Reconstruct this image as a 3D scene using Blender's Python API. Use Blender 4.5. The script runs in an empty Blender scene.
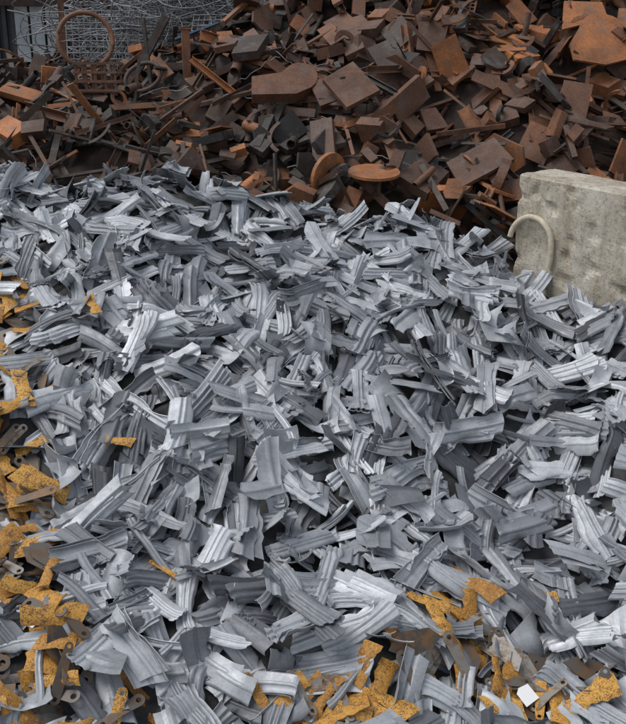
import bpy, math, random
import numpy as np
from mathutils import Vector, Matrix, noise
from mathutils.geometry import tessellate_polygon
SEED=11
rng=np.random.default_rng(SEED); random.seed(SEED)
scn=bpy.context.scene
GZ=-1.2

# ---------------------------------------------------------------- materials
def new_mat(name):
    m=bpy.data.materials.new(name); m.use_nodes=True
    nt=m.node_tree; b=nt.nodes["Principled BSDF"]
    return m,nt,b
def N(nt,t,**kw):
    n=nt.nodes.new(t)
    for k,v in kw.items(): setattr(n,k,v)
    return n
def ramp(nt,fac,stops,interp='LINEAR'):
    r=N(nt,'ShaderNodeValToRGB'); cr=r.color_ramp; cr.interpolation=interp
    while len(cr.elements)<len(stops): cr.elements.new(0.5)
    for e,(p,c) in zip(cr.elements,stops):
        e.position=p; e.color=(c[0],c[1],c[2],1)
    nt.links.new(fac,r.inputs[0]); return r.outputs[0]
def mix(nt,fac,a,b,mode='MIX'):
    n=N(nt,'ShaderNodeMix',data_type='RGBA',blend_type=mode)
    for sock,v in ((n.inputs[0],fac),(n.inputs[6],a),(n.inputs[7],b)):
        if hasattr(v,'is_linked'): nt.links.new(v,sock)
        elif isinstance(v,(tuple,list)): sock.default_value=(v[0],v[1],v[2],1)
        else: sock.default_value=v
    return n.outputs[2]
def nz(nt,scale,detail=4,rough=.6,vec=None):
    n=N(nt,'ShaderNodeTexNoise'); n.inputs['Scale'].default_value=scale
    n.inputs['Detail'].default_value=detail; n.inputs['Roughness'].default_value=rough
    if vec is None:
        tc=N(nt,'ShaderNodeTexCoord'); vec=tc.outputs['Object']
    nt.links.new(vec,n.inputs['Vector']); return n.outputs['Fac']
def attr(nt,name):
    a=N(nt,'ShaderNodeAttribute'); a.attribute_name=name; return a.outputs['Fac']
def bump(nt,b,h,strength=.3,dist=.01):
    n=N(nt,'ShaderNodeBump'); n.inputs['Strength'].default_value=strength; n.inputs['Distance'].default_value=dist
    nt.links.new(h,n.inputs['Height']); nt.links.new(n.outputs[0],b.inputs['Normal'])

def mat_grey():
    m,nt,b=new_mat('galvanised_stamped_steel')
    c=ramp(nt,attr(nt,'tint'),[(0,(.065,.07,.078)),(.2,(.19,.20,.216)),(.6,(.385,.402,.425)),(1,(.61,.63,.652))])
    d=ramp(nt,nz(nt,6,6,.72),[(.32,(.55,.56,.57)),(.5,(.88,.885,.89)),(.6,(1,1,1))])
    c=mix(nt,.75,c,d,'MULTIPLY')
    s=ramp(nt,nz(nt,55,4,.7),[(.35,(.72,.72,.72)),(.58,(1,1,1))])
    c=mix(nt,.5,c,s,'MULTIPLY')
    st=ramp(nt,nz(nt,9,6,.8),[(.62,(0,0,0)),(.72,(.5,.5,.5))])
    c=mix(nt,st,c,(.12,.10,.085))
    nt.links.new(c,b.inputs['Base Color'])
    b.inputs['Metallic'].default_value=.25
    r=ramp(nt,nz(nt,18,3),[(.3,(.43,.43,.43)),(.7,(.62,.62,.62))])
    nt.links.new(r,b.inputs['Roughness'])
    bump(nt,b,nz(nt,30,3),.10,.004)
    return m
def mat_dark():
    m,nt,b=new_mat('dull_steel_plate')
    c=ramp(nt,attr(nt,'tint'),[(0,(.05,.042,.037)),(.5,(.14,.122,.105)),(1,(.30,.28,.25))])
    r=ramp(nt,nz(nt,12,5,.75),[(.46,(0,0,0)),(.62,(1,1,1))])
    c=mix(nt,r,c,(.16,.085,.035))
    nt.links.new(c,b.inputs['Base Color'])
    b.inputs['Metallic'].default_value=.3; b.inputs['Roughness'].default_value=.52
    bump(nt,b,nz(nt,50,3),.2,.003)
    return m
def mat_orange():
    m,nt,b=new_mat('orange_flaking_paint')
    c=ramp(nt,attr(nt,'tint'),[(0,(.34,.15,.025)),(.5,(.58,.28,.04)),(1,(.72,.39,.08))])
    sp=ramp(nt,nz(nt,120,3,.6),[(.48,(0,0,0)),(.55,(1,1,1))])
    pr=ramp(nt,nz(nt,16,4,.7),[(.36,(.2,.2,.2)),(.56,(1,1,1))])
    f=mix(nt,1.0,sp,pr,'MULTIPLY')
    c=mix(nt,f,c,(.17,.07,.018))
    big=ramp(nt,nz(nt,11,6,.85),[(.54,(0,0,0)),(.62,(1,1,1))])
    c=mix(nt,big,c,(.15,.07,.03))
    hl=ramp(nt,nz(nt,60,3,.6),[(.56,(0,0,0)),(.68,(.5,.5,.5))])
    c=mix(nt,hl,c,(.75,.5,.18))
    nt.links.new(c,b.inputs['Base Color']); b.inputs['Roughness'].default_value=.62
    bump(nt,b,nz(nt,90,3,.7),.8,.006)
    return m
def mat_rust(name='rusted_steel'):
    m,nt,b=new_mat(name)
    c=ramp(nt,attr(nt,'tint'),[(0,(.03,.028,.027)),(.14,(.058,.052,.048)),(.26,(.07,.05,.041)),(.46,(.118,.066,.046)),(.7,(.19,.093,.055)),(.88,(.31,.135,.06)),(1,(.46,.19,.07))])
    d=ramp(nt,nz(nt,1.7,7,.7),[(.34,(.42,.40,.39)),(.5,(.85,.83,.8)),(.66,(1.25,1.15,1.0))])
    c=mix(nt,1,c,d,'MULTIPLY')
    e=ramp(nt,nz(nt,34,6,.8),[(.36,(.62,.58,.56)),(.62,(1.12,1.06,1.0))])
    c=mix(nt,.9,c,e,'MULTIPLY')
    g=ramp(nt,nz(nt,4.0,7,.75),[(.52,(0,0,0)),(.68,(.7,.7,.7))])
    c=mix(nt,g,c,(.13,.115,.105))
    nt.links.new(c,b.inputs['Base Color']); b.inputs['Roughness'].default_value=.66
    b.inputs['Specular IOR Level'].default_value=.45
    bump(nt,b,nz(nt,30,5,.7),.35,.01)
    return m
def mat_simple(name,col,rough=.6,metal=0,var=.3,scale=6,bs=.15):
    m,nt,b=new_mat(name)
    d=ramp(nt,nz(nt,scale,5,.7),[(.3,(1-var,)*3),(.7,(1+var*.4,)*3)])
    c=mix(nt,1,col,d,'MULTIPLY'); nt.links.new(c,b.inputs['Base Color'])
    b.inputs['Roughness'].default_value=rough; b.inputs['Metallic'].default_value=metal
    bump(nt,b,nz(nt,scale*6,3),bs,.01)
    return m
def mat_concrete():
    m,nt,b=new_mat('weathered_concrete')
    c=ramp(nt,nz(nt,2.2,6,.7),[(.3,(.37,.325,.25)),(.5,(.54,.495,.41)),(.7,(.66,.62,.53))])
    tc=N(nt,'ShaderNodeTexCoord'); mp=N(nt,'ShaderNodeMapping'); mp.inputs['Scale'].default_value=(4,4,.8)
    nt.links.new(tc.outputs['Object'],mp.inputs[0])
    st=ramp(nt,nz(nt,1.2,6,.75,mp.outputs[0]),[(.38,(.55,.49,.40)),(.56,(1,1,1))])
    c=mix(nt,.7,c,st,'MULTIPLY')
    p=ramp(nt,nz(nt,30,6,.8),[(.38,(.42,.37,.30)),(.48,(1,1,1))])
    c=mix(nt,.75,c,p,'MULTIPLY')
    nt.links.new(c,b.inputs['Base Color']); b.inputs['Roughness'].default_value=.9
    bump(nt,b,nz(nt,22,7,.78),.7,.02)
    return m
M_GREY=mat_grey(); M_DARK=mat_dark(); M_OR=mat_orange(); M_RUST=mat_rust()
M_CONC=mat_concrete()
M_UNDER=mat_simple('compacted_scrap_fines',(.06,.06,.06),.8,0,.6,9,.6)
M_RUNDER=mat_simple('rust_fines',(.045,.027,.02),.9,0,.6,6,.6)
M_GROUND=mat_simple('oily_dirt',(.075,.065,.055),.9,0,.5,1.5,.5)
M_WIRE=mat_simple('wire_steel',(.3,.3,.31),.5,.3,.6,3,.1)
M_BLUE=mat_simple('faded_blue_paint',(.05,.12,.2),.6,0,.5,4,.2)

# ---------------------------------------------------------------- mesh accumulation
class Acc:
    def __init__(s): s.v=[];s.l=[];s.t=[];s.tint=[];s.mi=[];s.sm=[];s.n=0
    def add(s,T,P,tint,mi):
        s.v.append(P); s.l.append(T['l']+s.n); s.t.append(T['t'])
        k=len(T['t']); s.tint.append(np.full(k,tint,np.float32)); s.mi.append(np.full(k,mi,np.int32)); s.sm.append(T['s'])
        s.n+=len(P)
    def build(s,name,mats):
        V=np.concatenate(s.v).astype(np.float32); L=np.concatenate(s.l).astype(np.int32); T=np.concatenate(s.t).astype(np.int32)
        me=bpy.data.meshes.new(name)
        me.vertices.add(len(V)); me.vertices.foreach_set('co',V.ravel())
        me.loops.add(len(L)); me.loops.foreach_set('vertex_index',L)
        me.polygons.add(len(T)); st=np.concatenate([[0],np.cumsum(T)[:-1]]).astype(np.int32)
        me.polygons.foreach_set('loop_start',st)
        me.polygons.foreach_set('use_smooth',np.concatenate(s.sm))
        me.polygons.foreach_set('material_index',np.concatenate(s.mi))
        for m in mats: me.materials.append(m)
        me.update(calc_edges=True)
        a=me.attributes.new('tint','FLOAT','FACE'); a.data.foreach_set('value',np.concatenate(s.tint))
        ob=bpy.data.objects.new(name,me); scn.collection.objects.link(ob); return ob
def make_T(V,F,smooth):
    V=np.array(V,float); l=np.concatenate([np.array(f) for f in F]); t=np.array([len(f) for f in F])
    s=np.array(smooth if hasattr(smooth,'__len__') else [smooth]*len(F),bool)
    tri=[]
    for f in F:
        for i in range(1,len(f)-1): tri.append((f[0],f[i],f[i+1]))
    tri=np.array(tri); A,B,C=V[tri[:,0]],V[tri[:,1]],V[tri[:,2]]
    ar=np.linalg.norm(np.cross(B-A,C-A),axis=1)+1e-12
    k=rng.choice(len(tri),220,p=ar/ar.sum()); a=rng.random((220,1)); b=rng.random((220,1))
    fl=(a+b)>1; a=np.where(fl,1-a,a); b=np.where(fl,1-b,b)
    S=A[k]+(B[k]-A[k])*a+(C[k]-A[k])*b
    return dict(v=V,l=l,t=t,s=s,samp=S)
def sheet(G,th,smooth=True):
    nu,nv=G.shape[:2]
    du=np.gradient(G,axis=0); dv=np.gradient(G,axis=1); n=np.cross(du,dv); n/=np.linalg.norm(n,axis=2,keepdims=True)+1e-9
    top=(G+n*th/2).reshape(-1,3); bot=(G-n*th/2).reshape(-1,3); k=nu*nv
    F=[];S=[]
    for i in range(nu-1):
        for j in range(nv-1):
            a=i*nv+j; F.append((a,a+nv,a+nv+1,a+1)); F.append((k+a,k+a+1,k+a+nv+1,k+a+nv)); S+= [smooth,smooth]
    ring=[i*nv for i in range(nu)]+[(nu-1)*nv+j for j in range(1,nv)]+[i*nv+nv-1 for i in range(nu-2,-1,-1)]+[j for j in range(nv-2,0,-1)]
    base=2*k; m=len(ring); V=np.concatenate([top,bot,top[ring],bot[ring]])
    for i in range(m):
        j=(i+1)%m; F.append((base+i,base+j,base+m+j,base+m+i)); S.append(False)
    return make_T(V,F,S)
def plate(outer,holes,th):
    polys=[outer]+holes
    flat=[p for q in polys for p in q]; tr=tessellate_polygon([[Vector((x,y,0)) for x,y in q] for q in polys])
    n=len(flat); V=[(x,y,th/2) for x,y in flat]+[(x,y,-th/2) for x,y in flat]; F=[]
    for t in tr:
        a,b,c=[flat[i] for i in t]
        cr=(b[0]-a[0])*(c[1]-a[1])-(b[1]-a[1])*(c[0]-a[0])
        if abs(cr)<1e-10: continue
        if cr<0: t=(t[0],t[2],t[1])
        F.append(tuple(t)); F.append((t[0]+n,t[2]+n,t[1]+n))
    for q in polys:
        m=len(q); b0=len(V); V+=[(x,y,th/2) for x,y in q]+[(x,y,-th/2) for x,y in q]
        for i in range(m):
            j=(i+1)%m; F.append((b0+i,b0+m+i,b0+m+j,b0+j))
    return make_T(V,F,False)
def extr(profile,length,open_=False):
    p=profile;m=len(p)
    V=[(-length/2,a,b) for a,b in p]+[(length/2,a,b) for a,b in p]
    F=[(i,(i+1)%m,m+(i+1)%m,m+i) for i in range(m)]
    tr=tessellate_polygon([[Vector((a,b,0)) for a,b in p]])
    for t in tr: F.append(tuple(t)); F.append((t[0]+m,t[2]+m,t[1]+m))
    return make_T(V,F,False)
def circ(cx,cy,r,n=20,a0=0,a1=2*math.pi,end=False):
    return [(cx+r*math.cos(a0+(a1-a0)*i/(n if not end else n-1)),cy+r*math.sin(a0+(a1-a0)*i/(n if not end else n-1))) for i in range(n)]
U=random.uniform

# ---- grey templates : stamped strips with lengthwise ribs, flanged edges, notched outline
def ribbed(L,W,nr=2,bend=.6,sweep=.1,twist=.3,amp=.011,notch=2):
    cols=[(-1,random.choice([-2.4,-1.4,0])),(-.90,-.2),(-.83,0)]
    span=U(.75,1.4) if nr>1 else U(.5,.8); c0=U(-.12,.12); step=span/nr
    for r in range(nr):
        s=c0-span/2+r*step
        cols+=[(s+step*.14,0),(s+step*.22,.2),(s+step*.33,.95),(s+step*.5,1),(s+step*.67,.95),(s+step*.78,.2),(s+step*.86,0)]
    cols+=[(.87,0),(1,random.choice([-2.4,-1.4,1.3,0]))]
    nv=len(cols); nu=12; us=np.linspace(-1,1,nu)
    G=np.zeros((nu,nv,3))
    jl=np.zeros(nu); jr=np.zeros(nu)
    for q in range(notch):
        J=random.choice([jl,jr]); k=random.randint(2,nu-5); w=random.randint(1,3); J[k:k+w]-=U(.12,.32)
    if random.random()<.5: J=random.choice([jl,jr]); k=random.randint(2,nu-6); J[k:k+4]+=U(.12,.35)
    fl=U(-.15,.4); fr=U(-.15,.4)
    sl0=U(-.14,.14); sl1=U(-.14,.14); q0=U(-.16,.16);q1=U(-.16,.16)
    je0=rng.normal(0,.006,nv); je1=rng.normal(0,.006,nv)
    ph=U(-.6,.6); sc=random.choice([0,0,1])
    if abs(bend)<.02: bend=.02
    k=bend/L; R_=1/k
    dent=U(-.012,.012);du0=U(-.5,.5)
    for i,u in enumerate(us):
        for j,(v,h) in enumerate(cols):
            e=(je1[j]+sl1*v+q1*v*v if u>0 else je0[j]+sl0*v+q0*v*v)*abs(u)**3
            w=W/2*(1+(fl if u>0 else fr)*abs(u)**3)
            if v<-.85: w*=1+jl[i]
            if v>.85: w*=1+jr[i]
            x=(u+e)*L/2; y=v*w; z=h*amp*(1-.3*abs(u)**6)+dent*math.exp(-((u-du0)/.2)**2)
            y+=sweep*L*(u*u if not sc else u**3)
            tw=twist*u; y,z=y*math.cos(tw)-z*math.sin(tw),y*math.sin(tw)+z*math.cos(tw)
            ang=k*x*(1+ph*u); x,z=R_*math.sin(ang)-z*math.sin(ang),R_*(1-math.cos(ang))+z*math.cos(ang)
            G[i,j]=(x,y,z)
    return sheet(G,.004,True)
def curled(L,W,c1,c2,ax):
    nu,nv=9,8; G=np.zeros((nu,nv,3)); a,b,c,d=[U(-.25,.25) for _ in range(4)]; fz=random.choice([-.03,-.02,0,.02]); rb=random.choice([0,0,.01]);jj=np.zeros(nu);kk=random.randint(2,5);jj[kk:kk+2]-=U(0,.3)
    for i,u in enumerate(np.linspace(-1,1,nu)):
        for j,v in enumerate(np.linspace(-1,1,nv)):
            x=u*L/2*(1+a*v*(abs(u)>.6)+b*(v*v)*(u>.6)); y=v*W/2*(1+c*u+d*u*u+(jj[i] if v>.5 else 0))
            p=x*math.cos(ax)+y*math.sin(ax); q=-x*math.sin(ax)+y*math.cos(ax)
            z=c1*p*abs(p)**.6*4+c2*q*q*4+(rb if j in(3,4) else 0)
            if v>.9: z+=fz
            G[i,j]=(x,y,z)
    return sheet(G,.004,rb==0)
def strip(L,W,bend,tw):
    nu=12; vs=[(-1,-.014),(-.75,0),(-.25,.001),(.0,.007),(.25,.001),(.75,0),(1,-.014)]; G=np.zeros((nu,7,3))
    a=U(-.3,.3)
    for i,u in enumerate(np.linspace(-1,1,nu)):
        for j,(v,h) in enumerate(vs):
            x=u*L/2+v*.01;y=v*W/2*(1+a*u);z=h
            t=tw*u;y,z=y*math.cos(t)-z*math.sin(t),y*math.sin(t)+z*math.cos(t)
            z+=bend*u*u*L*.5; y+=.05*L*math.sin(u*2)
            G[i,j]=(x,y,z)
    return sheet(G,.004,False)
TR=[ribbed(U(.38,.58),U(.11,.16),random.choice([1,1,2,2]),random.gauss(0,.32),U(-.08,.08),U(-.14,.14),U(.010,.016),random.choice([1,2,3])) for _ in range(36)]
TR+=[ribbed(U(.22,.34),U(.12,.17),random.choice([1,1,2]),random.gauss(0,.45),U(-.06,.06),U(-.2,.2),U(.009,.014),1) for _ in range(12)]
TC=[curled(U(.16,.32),U(.11,.19),U(-.7,.7),U(-1.1,1.1),U(0,3)) for _ in range(20)]
TS=[strip(U(.30,.52),U(.04,.07),U(-.15,.15),U(-.35,.35)) for _ in range(10)]
# ---- orange + dark holed
def orange_piece():
    L=U(.22,.40);W=U(.055,.12); nu,nv=13,5; G=np.zeros((nu,nv,3)); b=U(-.2,.2); t_=U(-.22,.22);bl=random.random()<.5
    j0=rng.normal(0,.05,nu);j1=rng.normal(0,.05,nu);k=random.randint(2,7);j0[k:k+2]-=U(.2,.5);k=random.randint(2,7);j1[k:k+3]-=U(-.3,.4)
    for i,u in enumerate(np.linspace(-1,1,nu)):
        for j,v in enumerate(np.linspace(-1,1,nv)):
            w=W/2*(1+(j0[i] if v<0 else j1[i]) + (.5*(u>.3) if bl else .3*abs(u)))
            x=u*L/2*(1+.1*v*(abs(u)>.9));y=v*w+.06*L*math.sin(2.2*u);z=.010*(abs(v)<.6)+b*u*u*L*.3
            t=t_*u;y,z=y*math.cos(t)-z*math.sin(t),y*math.sin(t)+z*math.cos(t)
            G[i,j]=(x,y,z)
    return sheet(G,.007)
def holed_plate(th=.006):
    L=U(.22,.38);w1=U(.03,.05);w2=U(.018,.035)
    o=circ(-L/2,0,w1,9,math.pi*.5,math.pi*1.5,True)+[(0,-w2)]+circ(L/2,0,w1*.8,9,-math.pi*.5,math.pi*.5,True)+[(0,w2)]
    h=[circ(-L/2,0,w1*.42,12)]
    if random.random()<.7: h.append(circ(L/2,0,w1*.38,12))
    return plate(o,h,th)
def torn_plate():
    n=random.randint(6,10);L=U(.1,.18);o=[]
    for i in range(n):
        a=2*math.pi*i/n;r=U(.55,1.1);o.append((L*1.3*r*math.cos(a),L*.6*r*math.sin(a)))
    h=[circ(U(-.3,.3)*L,0,L*.14,12)] if random.random()<.6 else []
    return plate(o,h,.006)
TO=[orange_piece() for _ in range(18)]+[holed_plate(.008) for _ in range(3)]
TD=[holed_plate() for _ in range(10)]+[torn_plate() for _ in range(6)]
# ---- rust templates
THK=[.012,.02,.03,.045,.07,.1,.14]
def rust_poly():
    s=U(.22,.48);n=random.randint(4,6);o=[];asp=U(.4,.9);a0=U(0,6)
    rs=[U(.75,1.15) for _ in range(n)]
    for i in range(n):
        a=a0+2*math.pi*i/n+U(-.25,.25);o.append((s*rs[i]*math.cos(a),s*asp*rs[i]*math.sin(a)))
    return plate(o,[],random.choice(THK))
def rust_rect(bite=0):
    a=U(.22,.5);b=U(.1,.28);t=random.choice(THK)
    if bite==0: o=[(-a,-b),(a,-b*U(.8,1)),(a*U(.8,1),b),(-a,b)]
    elif bite==1:
        r=min(a,b)*U(.4,.75); o=[(-a,-b),(a,-b),(a,b)]+circ(U(-.2,.2)*a,b,r,12,0,-math.pi,True)+[(-a,b)]
    elif bite==2:
        r=b*1.5; o=[(-a,-b),(a,-b)]+circ(a,b,min(r,b*1.9),9,-math.pi/2,-math.pi,True)+[(-a,b)]
    else: o=[(-a,-b),(a,-b),(a,0),(a*.2,0),(a*.2,b),(-a,b)]
    return plate(o,[],t)
def dshape(): 
    r=U(.2,.3); return plate([(-r*1.6,-r),(0,-r)]+circ(0,0,r,14,-math.pi/2,math.pi/2,True)+[(-r*.5,r),(-r*.7,r*.5),(-r*1.6,r*.5)],[],U(.04,.12))
def disc(r,t,h=0): return plate(circ(0,0,r,32),[circ(0,0,h,24)] if h else [],t)
def arcring():
    r=U(.25,.5);w=U(.05,.12);a=U(1.5,4);return plate(circ(0,0,r,18,0,a,True)+circ(0,0,r-w,18,a,0,True),[],U(.012,.05))
def gridplate():
    nx,ny=random.randint(2,4),2;w=.13;o=[(0,0),(nx*w+.05,0),(nx*w+.05,ny*w+.05),(0,ny*w+.05)]
    hs=[circ((i+.5)*w+.025,(j+.5)*w+.025,.048,12) for i in range(nx) for j in range(ny)]
    return plate(o,hs,.015)
def bar(): 
    L=U(.6,1.6);w=U(.02,.07);h=U(.012,.06);return extr([(-w,-h/2),(w,-h/2),(w,h/2),(-w,h/2)],L)
def angle():
    L=U(.5,1.4);w=U(.06,.14);t=.012;return extr([(0,0),(w,0),(w,t),(t,t),(t,w),(0,w)],L)
def channel():
    L=U(.4,1.2);w=U(.06,.12);h=U(.08,.2);t=.014;return extr([(-h/2,0),(h/2,0),(h/2,w),(h/2-t,w),(h/2-t,t),(-h/2+t,t),(-h/2+t,w),(-h/2,w)],L)
def ibeam():
    L=U(.3,.9);h=U(.09,.16);w=U(.06,.1);t=.012;return extr([(-w,-h),(w,-h),(w,-h+t),(t/2,-h+t),(t/2,h-t),(w,h-t),(w,h),(-w,h),(-w,h-t),(-t/2,h-t),(-t/2,-h+t),(-w,-h+t)],L)
def block(): 
    a,b,c=U(.08,.24),U(.05,.15),U(.05,.17); return plate([(-a,-b),(a,-b*U(.7,1)),(a,b),(-a*U(.6,1),b)],[],c)
def pipe():
    r=U(.04,.1);L=U(.3,.9);P=plate(circ(0,0,r,16),[circ(0,0,r*.86,16)],L);P=dict(P);R=np.array(Matrix.Rotation(math.pi/2,3,'Y'));P['v']=P['v']@R.T;P['samp']=P['samp']@R.T;return P
RB=[rust_poly() for _ in range(16)]+[rust_rect(random.randint(0,3)) for _ in range(24)]+[dshape() for _ in range(3)]+[disc(U(.12,.2),.03) for _ in range(2)]+[arcring() for _ in range(9)]+[gridplate() for _ in range(1)]+[ibeam() for _ in range(4)]+[disc(.2,.03,.12),disc(.14,.05,.07)]
RL=[bar() for _ in range(14)]+[angle() for _ in range(7)]+[channel() for _ in range(5)]+[pipe() for _ in range(4)]
RS=[block() for _ in range(16)]+[rust_poly() for _ in range(4)]
for T in RS[-4:]:
    T['v']=T['v']*.5; T['samp']=T['samp']*.5

# ---------------------------------------------------------------- height functions
def vn(x,y,s,o): return noise.noise(Vector((x*s+o,y*s-o,o*.37)))
gx=[-6,-3.1,-1.1,0,.9,1.45,1.95,2.4,3,4,6]
gz=[2.78,2.75,2.58,2.43,2.26,2.07,1.88,1.80,1.80,1.72,1.4]
def grey_h(x,y):
    zc=np.interp(x,gx,gz)-.25
    yc=np.interp(x,[-6,1.2,1.95,3.5,6],[9.05,9.0,8.55,7.1,6.6])
    f=zc-(yc-y)*.5; b=zc-(y-yc)*.8
    k=.12; h=np.clip(.5+.5*(b-f)/k,0,1); z=b*(1-h)+f*h-k*h*(1-h)
    return max(float(z),GZ)+.21*vn(x,y,1.0,3.1)+.11*vn(x,y,2.4,9.)
def rust_h(x,y):
    zc=float(np.interp(x,[-9,-5,-1.9,-.2,1.5,4,9],[3.1,3.2,3.6,4.6,5.8,6.3,6.3]))-.25
    if y<11: z=1.85+(y-11)*.9
    else:
        s=float(np.interp(x,[-6,-2,1],[.5,.6,.78])); z=1.85+(y-11)*s
    yb=17.5
    z=min(z,zc+.1*math.sin(x*2)); 
    if y>yb: z=min(z,zc-(y-yb)*.9)
    return max(z,GZ)+.36*vn(x,y,.7,5.5)+.2*vn(x,y,1.7,1.2)

class Field:
    def __init__(s,x0,x1,y0,y1,c,fn):
        s.x0,s.y0,s.c=x0,y0,c; s.nx=int((x1-x0)/c)+1; s.ny=int((y1-y0)/c)+1; s.fn=fn
        s.H=np.array([[fn(x0+i*c,y0+j*c) for j in range(s.ny)] for i in range(s.nx)])
        s.B=s.H.copy()
    def ij(s,P): return np.clip(((P[:,0]-s.x0)/s.c).astype(int),0,s.nx-1),np.clip(((P[:,1]-s.y0)/s.c).astype(int),0,s.ny-1)
    def low(s,x,y,r=.06):
        k=max(1,int(r/s.c)); i=int((x-s.x0)/s.c); j=int((y-s.y0)/s.c)
        return float((s.H-s.B)[max(0,i-k):i+k+1,max(0,j-k):j+k+1].mean()) if 0<=i<s.nx and 0<=j<s.ny else 9
    def normal(s,x,y,e):
        k=max(1,int(e/s.c)); i=min(max(int((x-s.x0)/s.c),k),s.nx-1-k); j=min(max(int((y-s.y0)/s.c),k),s.ny-1-k)
        v=Vector((-(s.B[i+k,j]-s.B[i-k,j])/(2*k*s.c),-(s.B[i,j+k]-s.B[i,j-k])/(2*k*s.c),1)); return v.normalized()
    def drop(s,acc,T,x,y,tilt,tint,mi,sc=1,yaw=None,pct=70,copies=1,flip=False,shift=.03,gap=.014,n=None):
        n=s.normal(x,y,.15) if n is None else n
        yaw=U(0,2*math.pi) if yaw is None else yaw
        R=n.to_track_quat('Z','Y').to_matrix()@Matrix.Rotation(yaw,3,'Z')@Matrix.Rotation(random.gauss(0,tilt),3,'X')@Matrix.Rotation(random.gauss(0,tilt*.8),3,'Y')
        if flip: R=R@Matrix.Rotation(math.pi,3,'X')
        R=np.array(R)*sc
        S=T['samp']@R.T+np.array((x,y,0)); i,j=s.ij(S)
        off=np.percentile(s.H[i,j]-S[:,2],pct)
        for c in range(copies):
            o=np.array((x,y,off))
            if c:
                d=np.array(R[:,2])/np.linalg.norm(R[:,2])*gap*c*(1 if R[2,2]>0 else -1)
                o=o+d+R[:,0]*U(-shift,shift)*3+R[:,1]*U(-shift,shift)*1.5
                q=U(-.12,.12);Rz=np.array(Matrix.Rotation(q,3,'Z'));Rc=R@Rz
            Rr=R if c==0 else Rc
            acc.add(T,T['v']@Rr.T+o,min(1,max(0,tint+(U(-.12,.12) if c else 0))),mi)
            Z=T['samp']@Rr.T+o; i,j=s.ij(Z); np.maximum.at(s.H,(i,j),np.minimum(Z[:,2],s.B[i,j]+.6))

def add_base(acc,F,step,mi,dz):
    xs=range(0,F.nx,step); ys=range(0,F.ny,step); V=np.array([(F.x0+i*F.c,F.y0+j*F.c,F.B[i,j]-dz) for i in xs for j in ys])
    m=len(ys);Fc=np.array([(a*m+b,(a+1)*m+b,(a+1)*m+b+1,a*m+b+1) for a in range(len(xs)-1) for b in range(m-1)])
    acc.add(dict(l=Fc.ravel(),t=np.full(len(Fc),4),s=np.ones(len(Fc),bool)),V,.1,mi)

# ---------------------------------------------------------------- GREY PILE
G=Field(-6.2,5.6,.8,11.2,.025,grey_h)
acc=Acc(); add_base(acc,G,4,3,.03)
def inview(x,y,m=.6): 
    d=y*.95+.9
    return y>3.5-m and y<9.6 and abs(x)<.36*d+m
def orange_w(x,y):
    w=0
    edge=-1.36-(y-4.5)*.40
    if y<7.9: w=max(w,min(1,max(0,(edge-x)/.30+.5)))
    def e(cx,cy,a,b): return max(0,1-((x-cx)/a)**2-((y-cy)/b)**2)
    w=max(w,e(.15,4.4,.6,.30)*1.3,e(1.25,4.75,.75,.32)*1.3,e(1.05,5.25,.35,.13)*1.1,e(-1.2,4.2,.5,.3)*.7)
    if y<4.0: w=max(w,.5)
    return min(1,w)
def wall_ok(x,y): return not (x>1.75 and y>np.interp(x,[1.95,3.5],[8.55,6.95])+.02)
def tint_g():
    r=random.random()
    if r<.09: return U(0,.18)
    if r<.28: return U(.22,.48)
    return min(1,max(0,random.gauss(.68,.17)))
def put_grey(x,y):
    r=random.random(); cp=1
    if r<.70:
        T=random.choice(TR); cp=random.choice([1,1,1,1,2,2,3])
    elif r<.87: T=random.choice(TC)
    else: T=random.choice(TS)
    t=.25
    if random.random()<.15: t=.72
    G.drop(acc,T,x,y,t,tint_g(),0,sc=U(.80,1.08),pct=65,copies=cp,flip=random.random()<.25)
def put_any(x,y):
    w=orange_w(x,y)
    if random.random()<w*.8:
        if random.random()<.6: G.drop(acc,random.choice(TD),x,y,.28,random.random(),1,copies=random.choice([1,1,2]))
        else: G.drop(acc,random.choice(TO),x,y,.26,random.random(),2)
    else: put_grey(x,y)
for _ in range(5600):
    x=U(-5.6,5.0);y=U(1.4,10.6)
    if not inview(x,y) and random.random()<.6: continue
    if not wall_ok(x,y): continue
    put_any(x,y)
for _ in range(10000):
    x=U(-5.2,4.6);y=U(1.8,10.0)
    if wall_ok(x,y) and (inview(x,y) or random.random()<.4) and G.low(x,y)<.05: put_any(x,y)
k=0
while k<400:
    x=U(-4.2,2.4);y=U(2.6,7.9)
    w=orange_w(x,y)
    if random.random()<w:
        k+=1
        q=random.random()
        if q<.48: G.drop(acc,random.choice(TO),x,y,.24,random.random(),2)
        elif q<.76: G.drop(acc,random.choice(TD),x,y,.24,random.random(),1)
        else: put_grey(x,y)
for x,y in ((-1.4,6.0),(-1.75,6.9),(-.95,5.1),(.75,5.05),(1.55,5.3)):
    G.drop(acc,random.choice(TO),x,y,.2,.7,2,sc=.7)
acc.build('grey_scrap_metal_pile',[M_GREY,M_DARK,M_OR,M_UNDER])

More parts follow.
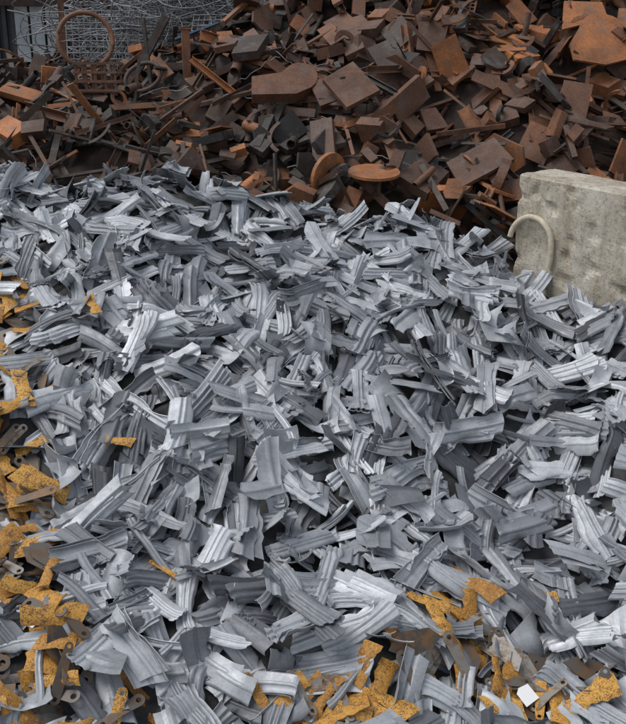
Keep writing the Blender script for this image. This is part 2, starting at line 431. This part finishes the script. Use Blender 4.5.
# ---------------------------------------------------------------- RUST PILE
R_=Field(-11,11,8.8,20.5,.05,rust_h)
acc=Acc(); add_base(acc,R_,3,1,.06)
def tint_r(x):
    if random.random()<.12: return U(.82,1)
    if random.random()<.16: return U(0,.16)
    return min(1,max(0,random.gauss(.46+.05*np.clip(x,-3,2),.2)))
def put_rust(x,y):
    r=random.random(); left=x<-1.5
    if r<(.28 if left else .42): T=random.choice(RB);sc=U(.5,.8) if left else U(.55,1.0)
    elif r<.70: T=random.choice(RL);sc=U(.6,.95)
    else: T=random.choice(RS);sc=U(.6,1.3)
    R_.drop(acc,T,x,y,.42 if random.random()<.7 else .95,tint_r(x),0,sc=sc,pct=70)
for n in range(4700):
    x=U(-9.5,9.5);y=U(9.7,18.5)
    if abs(x)>.36*y+1.2 and random.random()<.6: continue
    if y<10.4 and x>1.2: continue
    put_rust(x,y)
for n in range(12000):
    x=U(-7.5,7.5);y=U(10,18)
    if abs(x)<.36*y+.8 and not(y<10.4 and x>1.2) and R_.low(x,y,.12)<.13: put_rust(x,y)
up=Vector((0,-.15,1)).normalized(); fc=Vector((.1,-.75,.65)).normalized()
hump=plate([(-.42,-.2),(.1,-.25)]+circ(.2,.0,.2,10,-math.pi*.35,math.pi*.7,True)+[(-.02,.08),(-.38,.06)],[],.16)
tri=plate([(-.3,0),(.35,-.15),(.5,.12),(.1,.4)],[],.03)
bigp=plate([(-.5,-.1)]+circ(.0,.05,.34,12,math.pi*.9,-math.pi*.1,True)+[(.45,-.25),(-.1,-.42),(-.5,-.35)],[],.03)
heroes=[(bigp,4.0,13.0,.05,.93,fc,0),(tri,3.7,13.3,.2,.9,fc,.5),
        (disc(.28,.03),.72,10.75,.03,.93,up,0),(hump,-.38,12.3,.05,.68,fc,.1),(plate([(-.22,-.3),(.25,-.25),(.2,.3),(-.25,.22)],[],.06),.48,12.0,.08,.62,fc,.4),
        (plate([(-.4,-.2),(.4,-.2),(.4,.2),(-.4,.2)],[],.03),2.7,14.6,.2,.95,None,.4),(plate([(-.35,-.2),(.3,-.3),(.4,.2),(-.2,.3)],[],.04),2.0,11.2,.2,.5,fc,.4)]
for T,x,y,t,ti,n,yw in heroes: R_.drop(acc,T,x,y,t,ti,0,sc=1.1,pct=90,n=n,yaw=yw)
for x,y in ((1.1,13.1),(-1.7,14)): R_.drop(acc,random.choice(RL[:10]),x,y,.3,.3,2,sc=.45,pct=85)
acc.build('rusty_scrap_metal_pile',[M_RUST,M_RUNDER,M_BLUE])

# ---------------------------------------------------------------- tubes
def tube(acc,P,r,ns=5,tint=.5,mi=0,closed=False):
    P=np.array(P,float);n=len(P);d=np.gradient(P,axis=0)
    if closed: d=np.roll(P,-1,0)-np.roll(P,1,0)
    d/=np.linalg.norm(d,axis=1,keepdims=True)+1e-9
    up=np.array((.13,.21,.97));a=np.cross(d,up);a/=np.linalg.norm(a,axis=1,keepdims=True)+1e-9;b=np.cross(d,a)
    V=np.concatenate([P+r*(math.cos(2*math.pi*k/ns)*a+math.sin(2*math.pi*k/ns)*b) for k in range(ns)])
    F=[]
    for i in range(n if closed else n-1):
        i2=(i+1)%n
        for k in range(ns):
            k2=(k+1)%ns; F.append((k*n+i,k*n+i2,k2*n+i2,k2*n+i))
    F=np.array(F);acc.add(dict(l=F.ravel(),t=np.full(len(F),4),s=np.ones(len(F),bool)),V,tint,mi)
acc=Acc()
for k in range(950):
    cx=random.gauss(-2.2,1.1);cy=U(16.6,19.0);top=5.1-.25*abs(cx+2.5)
    cz=U(GZ+3.4,top);R0=U(.2,.8);ph=U(0,6);tl=U(-1.2,1.2);tz=U(0,3);P=[];st=U(.26,.32);ecc=U(.5,1);dr=U(-.03,.03)
    for t in range(28):
        a=ph+t*st;rr=R0*(1+.15*math.sin(t*.5+ph))
        v=Vector((rr*math.cos(a)+dr*t,ecc*rr*math.sin(a),.015*t));v=Matrix.Rotation(tz,3,'Z')@Matrix.Rotation(tl,3,'X')@v
        P.append((cx+v.x,cy+v.y,cz+v.z))
    tube(acc,P,U(.006,.013),4)
acc.build('wire_tangle',[M_WIRE])
def mesh_panel(c,w,h,rz,lean):
    acc=Acc();M=Matrix.Rotation(rz,3,'Z')@Matrix.Rotation(lean,3,'X')
    nx=int(w/.1);ny=int(h/.1)
    for i in range(nx+1): tube(acc,[tuple(Vector(c)+M@Vector((-w/2+i*w/nx,.012,z))) for z in (0,h/2,h)],.009,4)
    for j in range(ny+1): tube(acc,[tuple(Vector(c)+M@Vector((x,-.012,j*h/ny))) for x in (-w/2,0,w/2)],.009,4)
    acc.build('welded_mesh_panel',[M_WIRE])
mesh_panel((-3.35,15.9,3.2),1.5,1.3,.2,-.25)
mesh_panel((-1.6,15.9,3.7),1.1,.8,-.25,-.5)
acc=Acc()
for k in range(9):
    x=U(-5,.0);y=U(11.2,13.3);a=U(-.5,.5);P=[]
    for t in range(24):
        x+=.07*math.cos(a);y+=.07*math.sin(a);a+=random.gauss(0,.12)
        i=int((x+11)/.05);j=int((y-8.8)/.05);P.append((x,y,R_.B[i,j]+.27+.05*math.sin(t*.3+k)))
    tube(acc,P,.006,4)
acc.build('loose_wire',[M_WIRE])
def ring_obj(name,c,r,w,rotx,rotz,mat,tint):
    acc=Acc();M=Matrix.Rotation(rotz,3,'Z')@Matrix.Rotation(rotx,3,'X')
    P=[tuple(Vector(c)+M@Vector((r*math.cos(a),r*math.sin(a),0))) for a in np.linspace(0,2*math.pi,48,endpoint=False)]
    tube(acc,P,w,8,tint,0,True);acc.build(name,[mat])
ring_obj('rusty_steel_ring',(-3.25,13.6,3.92),.38,.034,1.35,.25,M_RUST,.72)
ring_obj('rusty_steel_ring',(-2.35,13.0,3.42),.26,.03,.8,-.3,M_RUST,.3)

# ---------------------------------------------------------------- boxes
import bmesh
def boxes(name,items,mats,tint=.7):
    bm=bmesh.new()
    for (cx,cy,cz,sx,sy,sz,rz,mi) in items:
        r=bmesh.ops.create_cube(bm,size=1,matrix=Matrix.Translation((cx,cy,cz))@Matrix.Rotation(rz,4,'Z')@Matrix.Diagonal((sx,sy,sz,1)))
        for f in {f for v in r['verts'] for f in v.link_faces}: f.material_index=mi
    me=bpy.data.meshes.new(name);bm.to_mesh(me);bm.free()
    for m in mats: me.materials.append(m)
    a=me.attributes.new('tint','FLOAT','FACE');a.data.foreach_set('value',np.full(len(me.polygons),tint,np.float32))
    ob=bpy.data.objects.new(name,me);scn.collection.objects.link(ob);return ob
it=[];cx,cy,cz=-2.9,12.6,3.42
for yy in (-.05,.34):
    for i in range(5): it.append((cx-.26+.13*i,cy+yy,cz,.03,.03,.36,0,0))
    for j in range(4): it.append((cx,cy+yy-.03,cz-.17+.115*j,.58,.025,.032,0,0))
it.append((cx,cy+.15,cz-.195,.58,.42,.02,0,0))
boxes('rusty_cage_crate',it,[M_RUST],.65)
boxes('rusty_steel_post',[(-1.78,13.3,3.3,.11,.11,1.5,.2,0),(-1.78,13.3,4.06,.16,.16,.02,.2,0)],[M_RUST],.8)
boxes('rusty_steel_post',[(-4.35,16.6,3.4,.1,.1,5.4,.2,0),(-4.35,16.6,6.11,.2,.2,.02,.2,0)],[M_RUST])
M_SH=mat_simple('dark_corrugated_steel',(.06,.062,.065),.7,.2,.5,1.2)
M_PANEL=mat_simple('pale_translucent_panel',(.42,.45,.46),.6,0,.3,2)
sh=[(0,22.5,3.4,26,.2,9.2,0,0)]
for i in range(130): sh.append((-13+.2*i,22.36,3.4,.09,.07,9.2,0,0))
for i in range(7): sh.append((-12.6+4.2*i,22.1,3.4,.25,.3,9.2,0,2))
for i in range(3): sh.append((-6.75+i*.36,22.2,5.2,.3,.06,3.0,0,1))
sh.append((0,22.0,5.0,26,.2,.18,0,2))
sh.append((0,22.6,8.1,27,.9,.2,0,2))
boxes('scrap_yard_shed',sh,[M_SH,M_PANEL,M_RUNDER])

# ---------------------------------------------------------------- concrete wall block
def concrete():
    p0=Vector((1.95,8.62));d=Vector((.70,-.71)).normalized();n=Vector((-d.y,d.x)) 
    L=2.9;Wd=.62;zt=2.58;z0=.2
    bm=bmesh.new();bmesh.ops.create_cube(bm,size=1)
    for v in bm.verts:
        a=(v.co.x+.5)*L;b=(v.co.y+.5)*Wd;z=z0+(v.co.z+.5)*(zt-z0)-.085*a
        q=p0+d*a+n*b;v.co=(q.x,q.y,z)
    bmesh.ops.bevel(bm,geom=bm.edges[:],offset=.022,segments=1,affect='EDGES')
    bmesh.ops.subdivide_edges(bm,edges=[e for e in bm.edges if e.calc_length()>.3],cuts=80,use_grid_fill=True)
    bmesh.ops.recalc_face_normals(bm,faces=bm.faces)
    bm.normal_update()
    for v in bm.verts:
        k=noise.noise(v.co*2)*.008+noise.noise(v.co*13)*.006
        # chips on the arrises
        c=noise.noise(v.co*7+Vector((3,1,2)))
        if max(abs(t) for t in v.normal)<.93 and c>.2: k-=.05*(c-.2)*2
        v.co+=v.normal*k
    for f in bm.faces: f.smooth=False
    me=bpy.data.meshes.new('concrete_block_wall');bm.to_mesh(me);bm.free();me.materials.append(M_CONC)
    ob=bpy.data.objects.new('concrete_block_wall',me);scn.collection.objects.link(ob)
    return p0,d,n
p0,d,n=concrete()
M_CREAM=mat_simple('cream_hose_rubber',(.62,.54,.41),.65,0,.4,10)
acc=Acc();P=[]
for t in np.linspace(0,1,24):
    a=math.pi*1.05*(1-t)-.35
    s=.20+.23*math.cos(a);z=1.93+.26*math.sin(a)-.2*max(0,t-.8)*5*.5
    q=p0+d*s-n*.04;P.append((q.x,q.y,z))
tube(acc,P,.028,8);acc.build('bent_hose',[M_CREAM])
acc=Acc();TW=plate([(-.055,-.06),(.055,-.05),(.05,.055),(-.02,.06),(-.055,.035)],[],.002)
M_W=mat_simple('white_plastic',(.8,.8,.78),.5,0,.05,5)
G.drop(acc,TW,1.32,4.62,.05,.5,0,pct=99,yaw=.3);acc.build('white_plastic_tag',[M_W])
bpy.ops.mesh.primitive_plane_add(size=600,location=(0,0,GZ));g=bpy.context.object;g.name='ground';g.data.name='ground';g.data.materials.append(M_GROUND)

# ---------------------------------------------------------------- light
w=bpy.data.worlds.new("World");scn.world=w;w.use_nodes=True;nt=w.node_tree;bg=nt.nodes['Background']
sky=nt.nodes.new('ShaderNodeTexSky');sky.sky_type='NISHITA';sky.sun_disc=False
el,az=math.radians(62),math.radians(-100)
sky.sun_elevation=el;sky.sun_rotation=az
hs=nt.nodes.new('ShaderNodeHueSaturation');hs.inputs['Saturation'].default_value=.38
nt.links.new(sky.outputs[0],hs.inputs['Color']);nt.links.new(hs.outputs[0],bg.inputs[0]);bg.inputs[1].default_value=.15
s=bpy.data.lights.new('sun','SUN');s.energy=2.0;s.angle=math.radians(36);s.color=(1,.975,.94)
so=bpy.data.objects.new('sun',s);scn.collection.objects.link(so)
dirv=Vector((math.sin(az)*math.cos(el),math.cos(az)*math.cos(el),math.sin(el)))
so.rotation_euler=dirv.to_track_quat('Z','Y').to_euler()
c=bpy.data.cameras.new('camera');co=bpy.data.objects.new('camera',c);scn.collection.objects.link(co)
co.location=(0,0,3.5);co.rotation_euler=(math.radians(72),0,0)
c.sensor_fit='VERTICAL';c.sensor_height=24;c.lens=12/math.tan(math.radians(22));c.clip_end=1000
scn.camera=co
scn.view_settings.view_transform='Standard';scn.view_settings.look='None';scn.view_settings.exposure=0
print('polys',[(o.name,len(o.data.polygons)) for o in scn.objects if o.type=='MESH'])
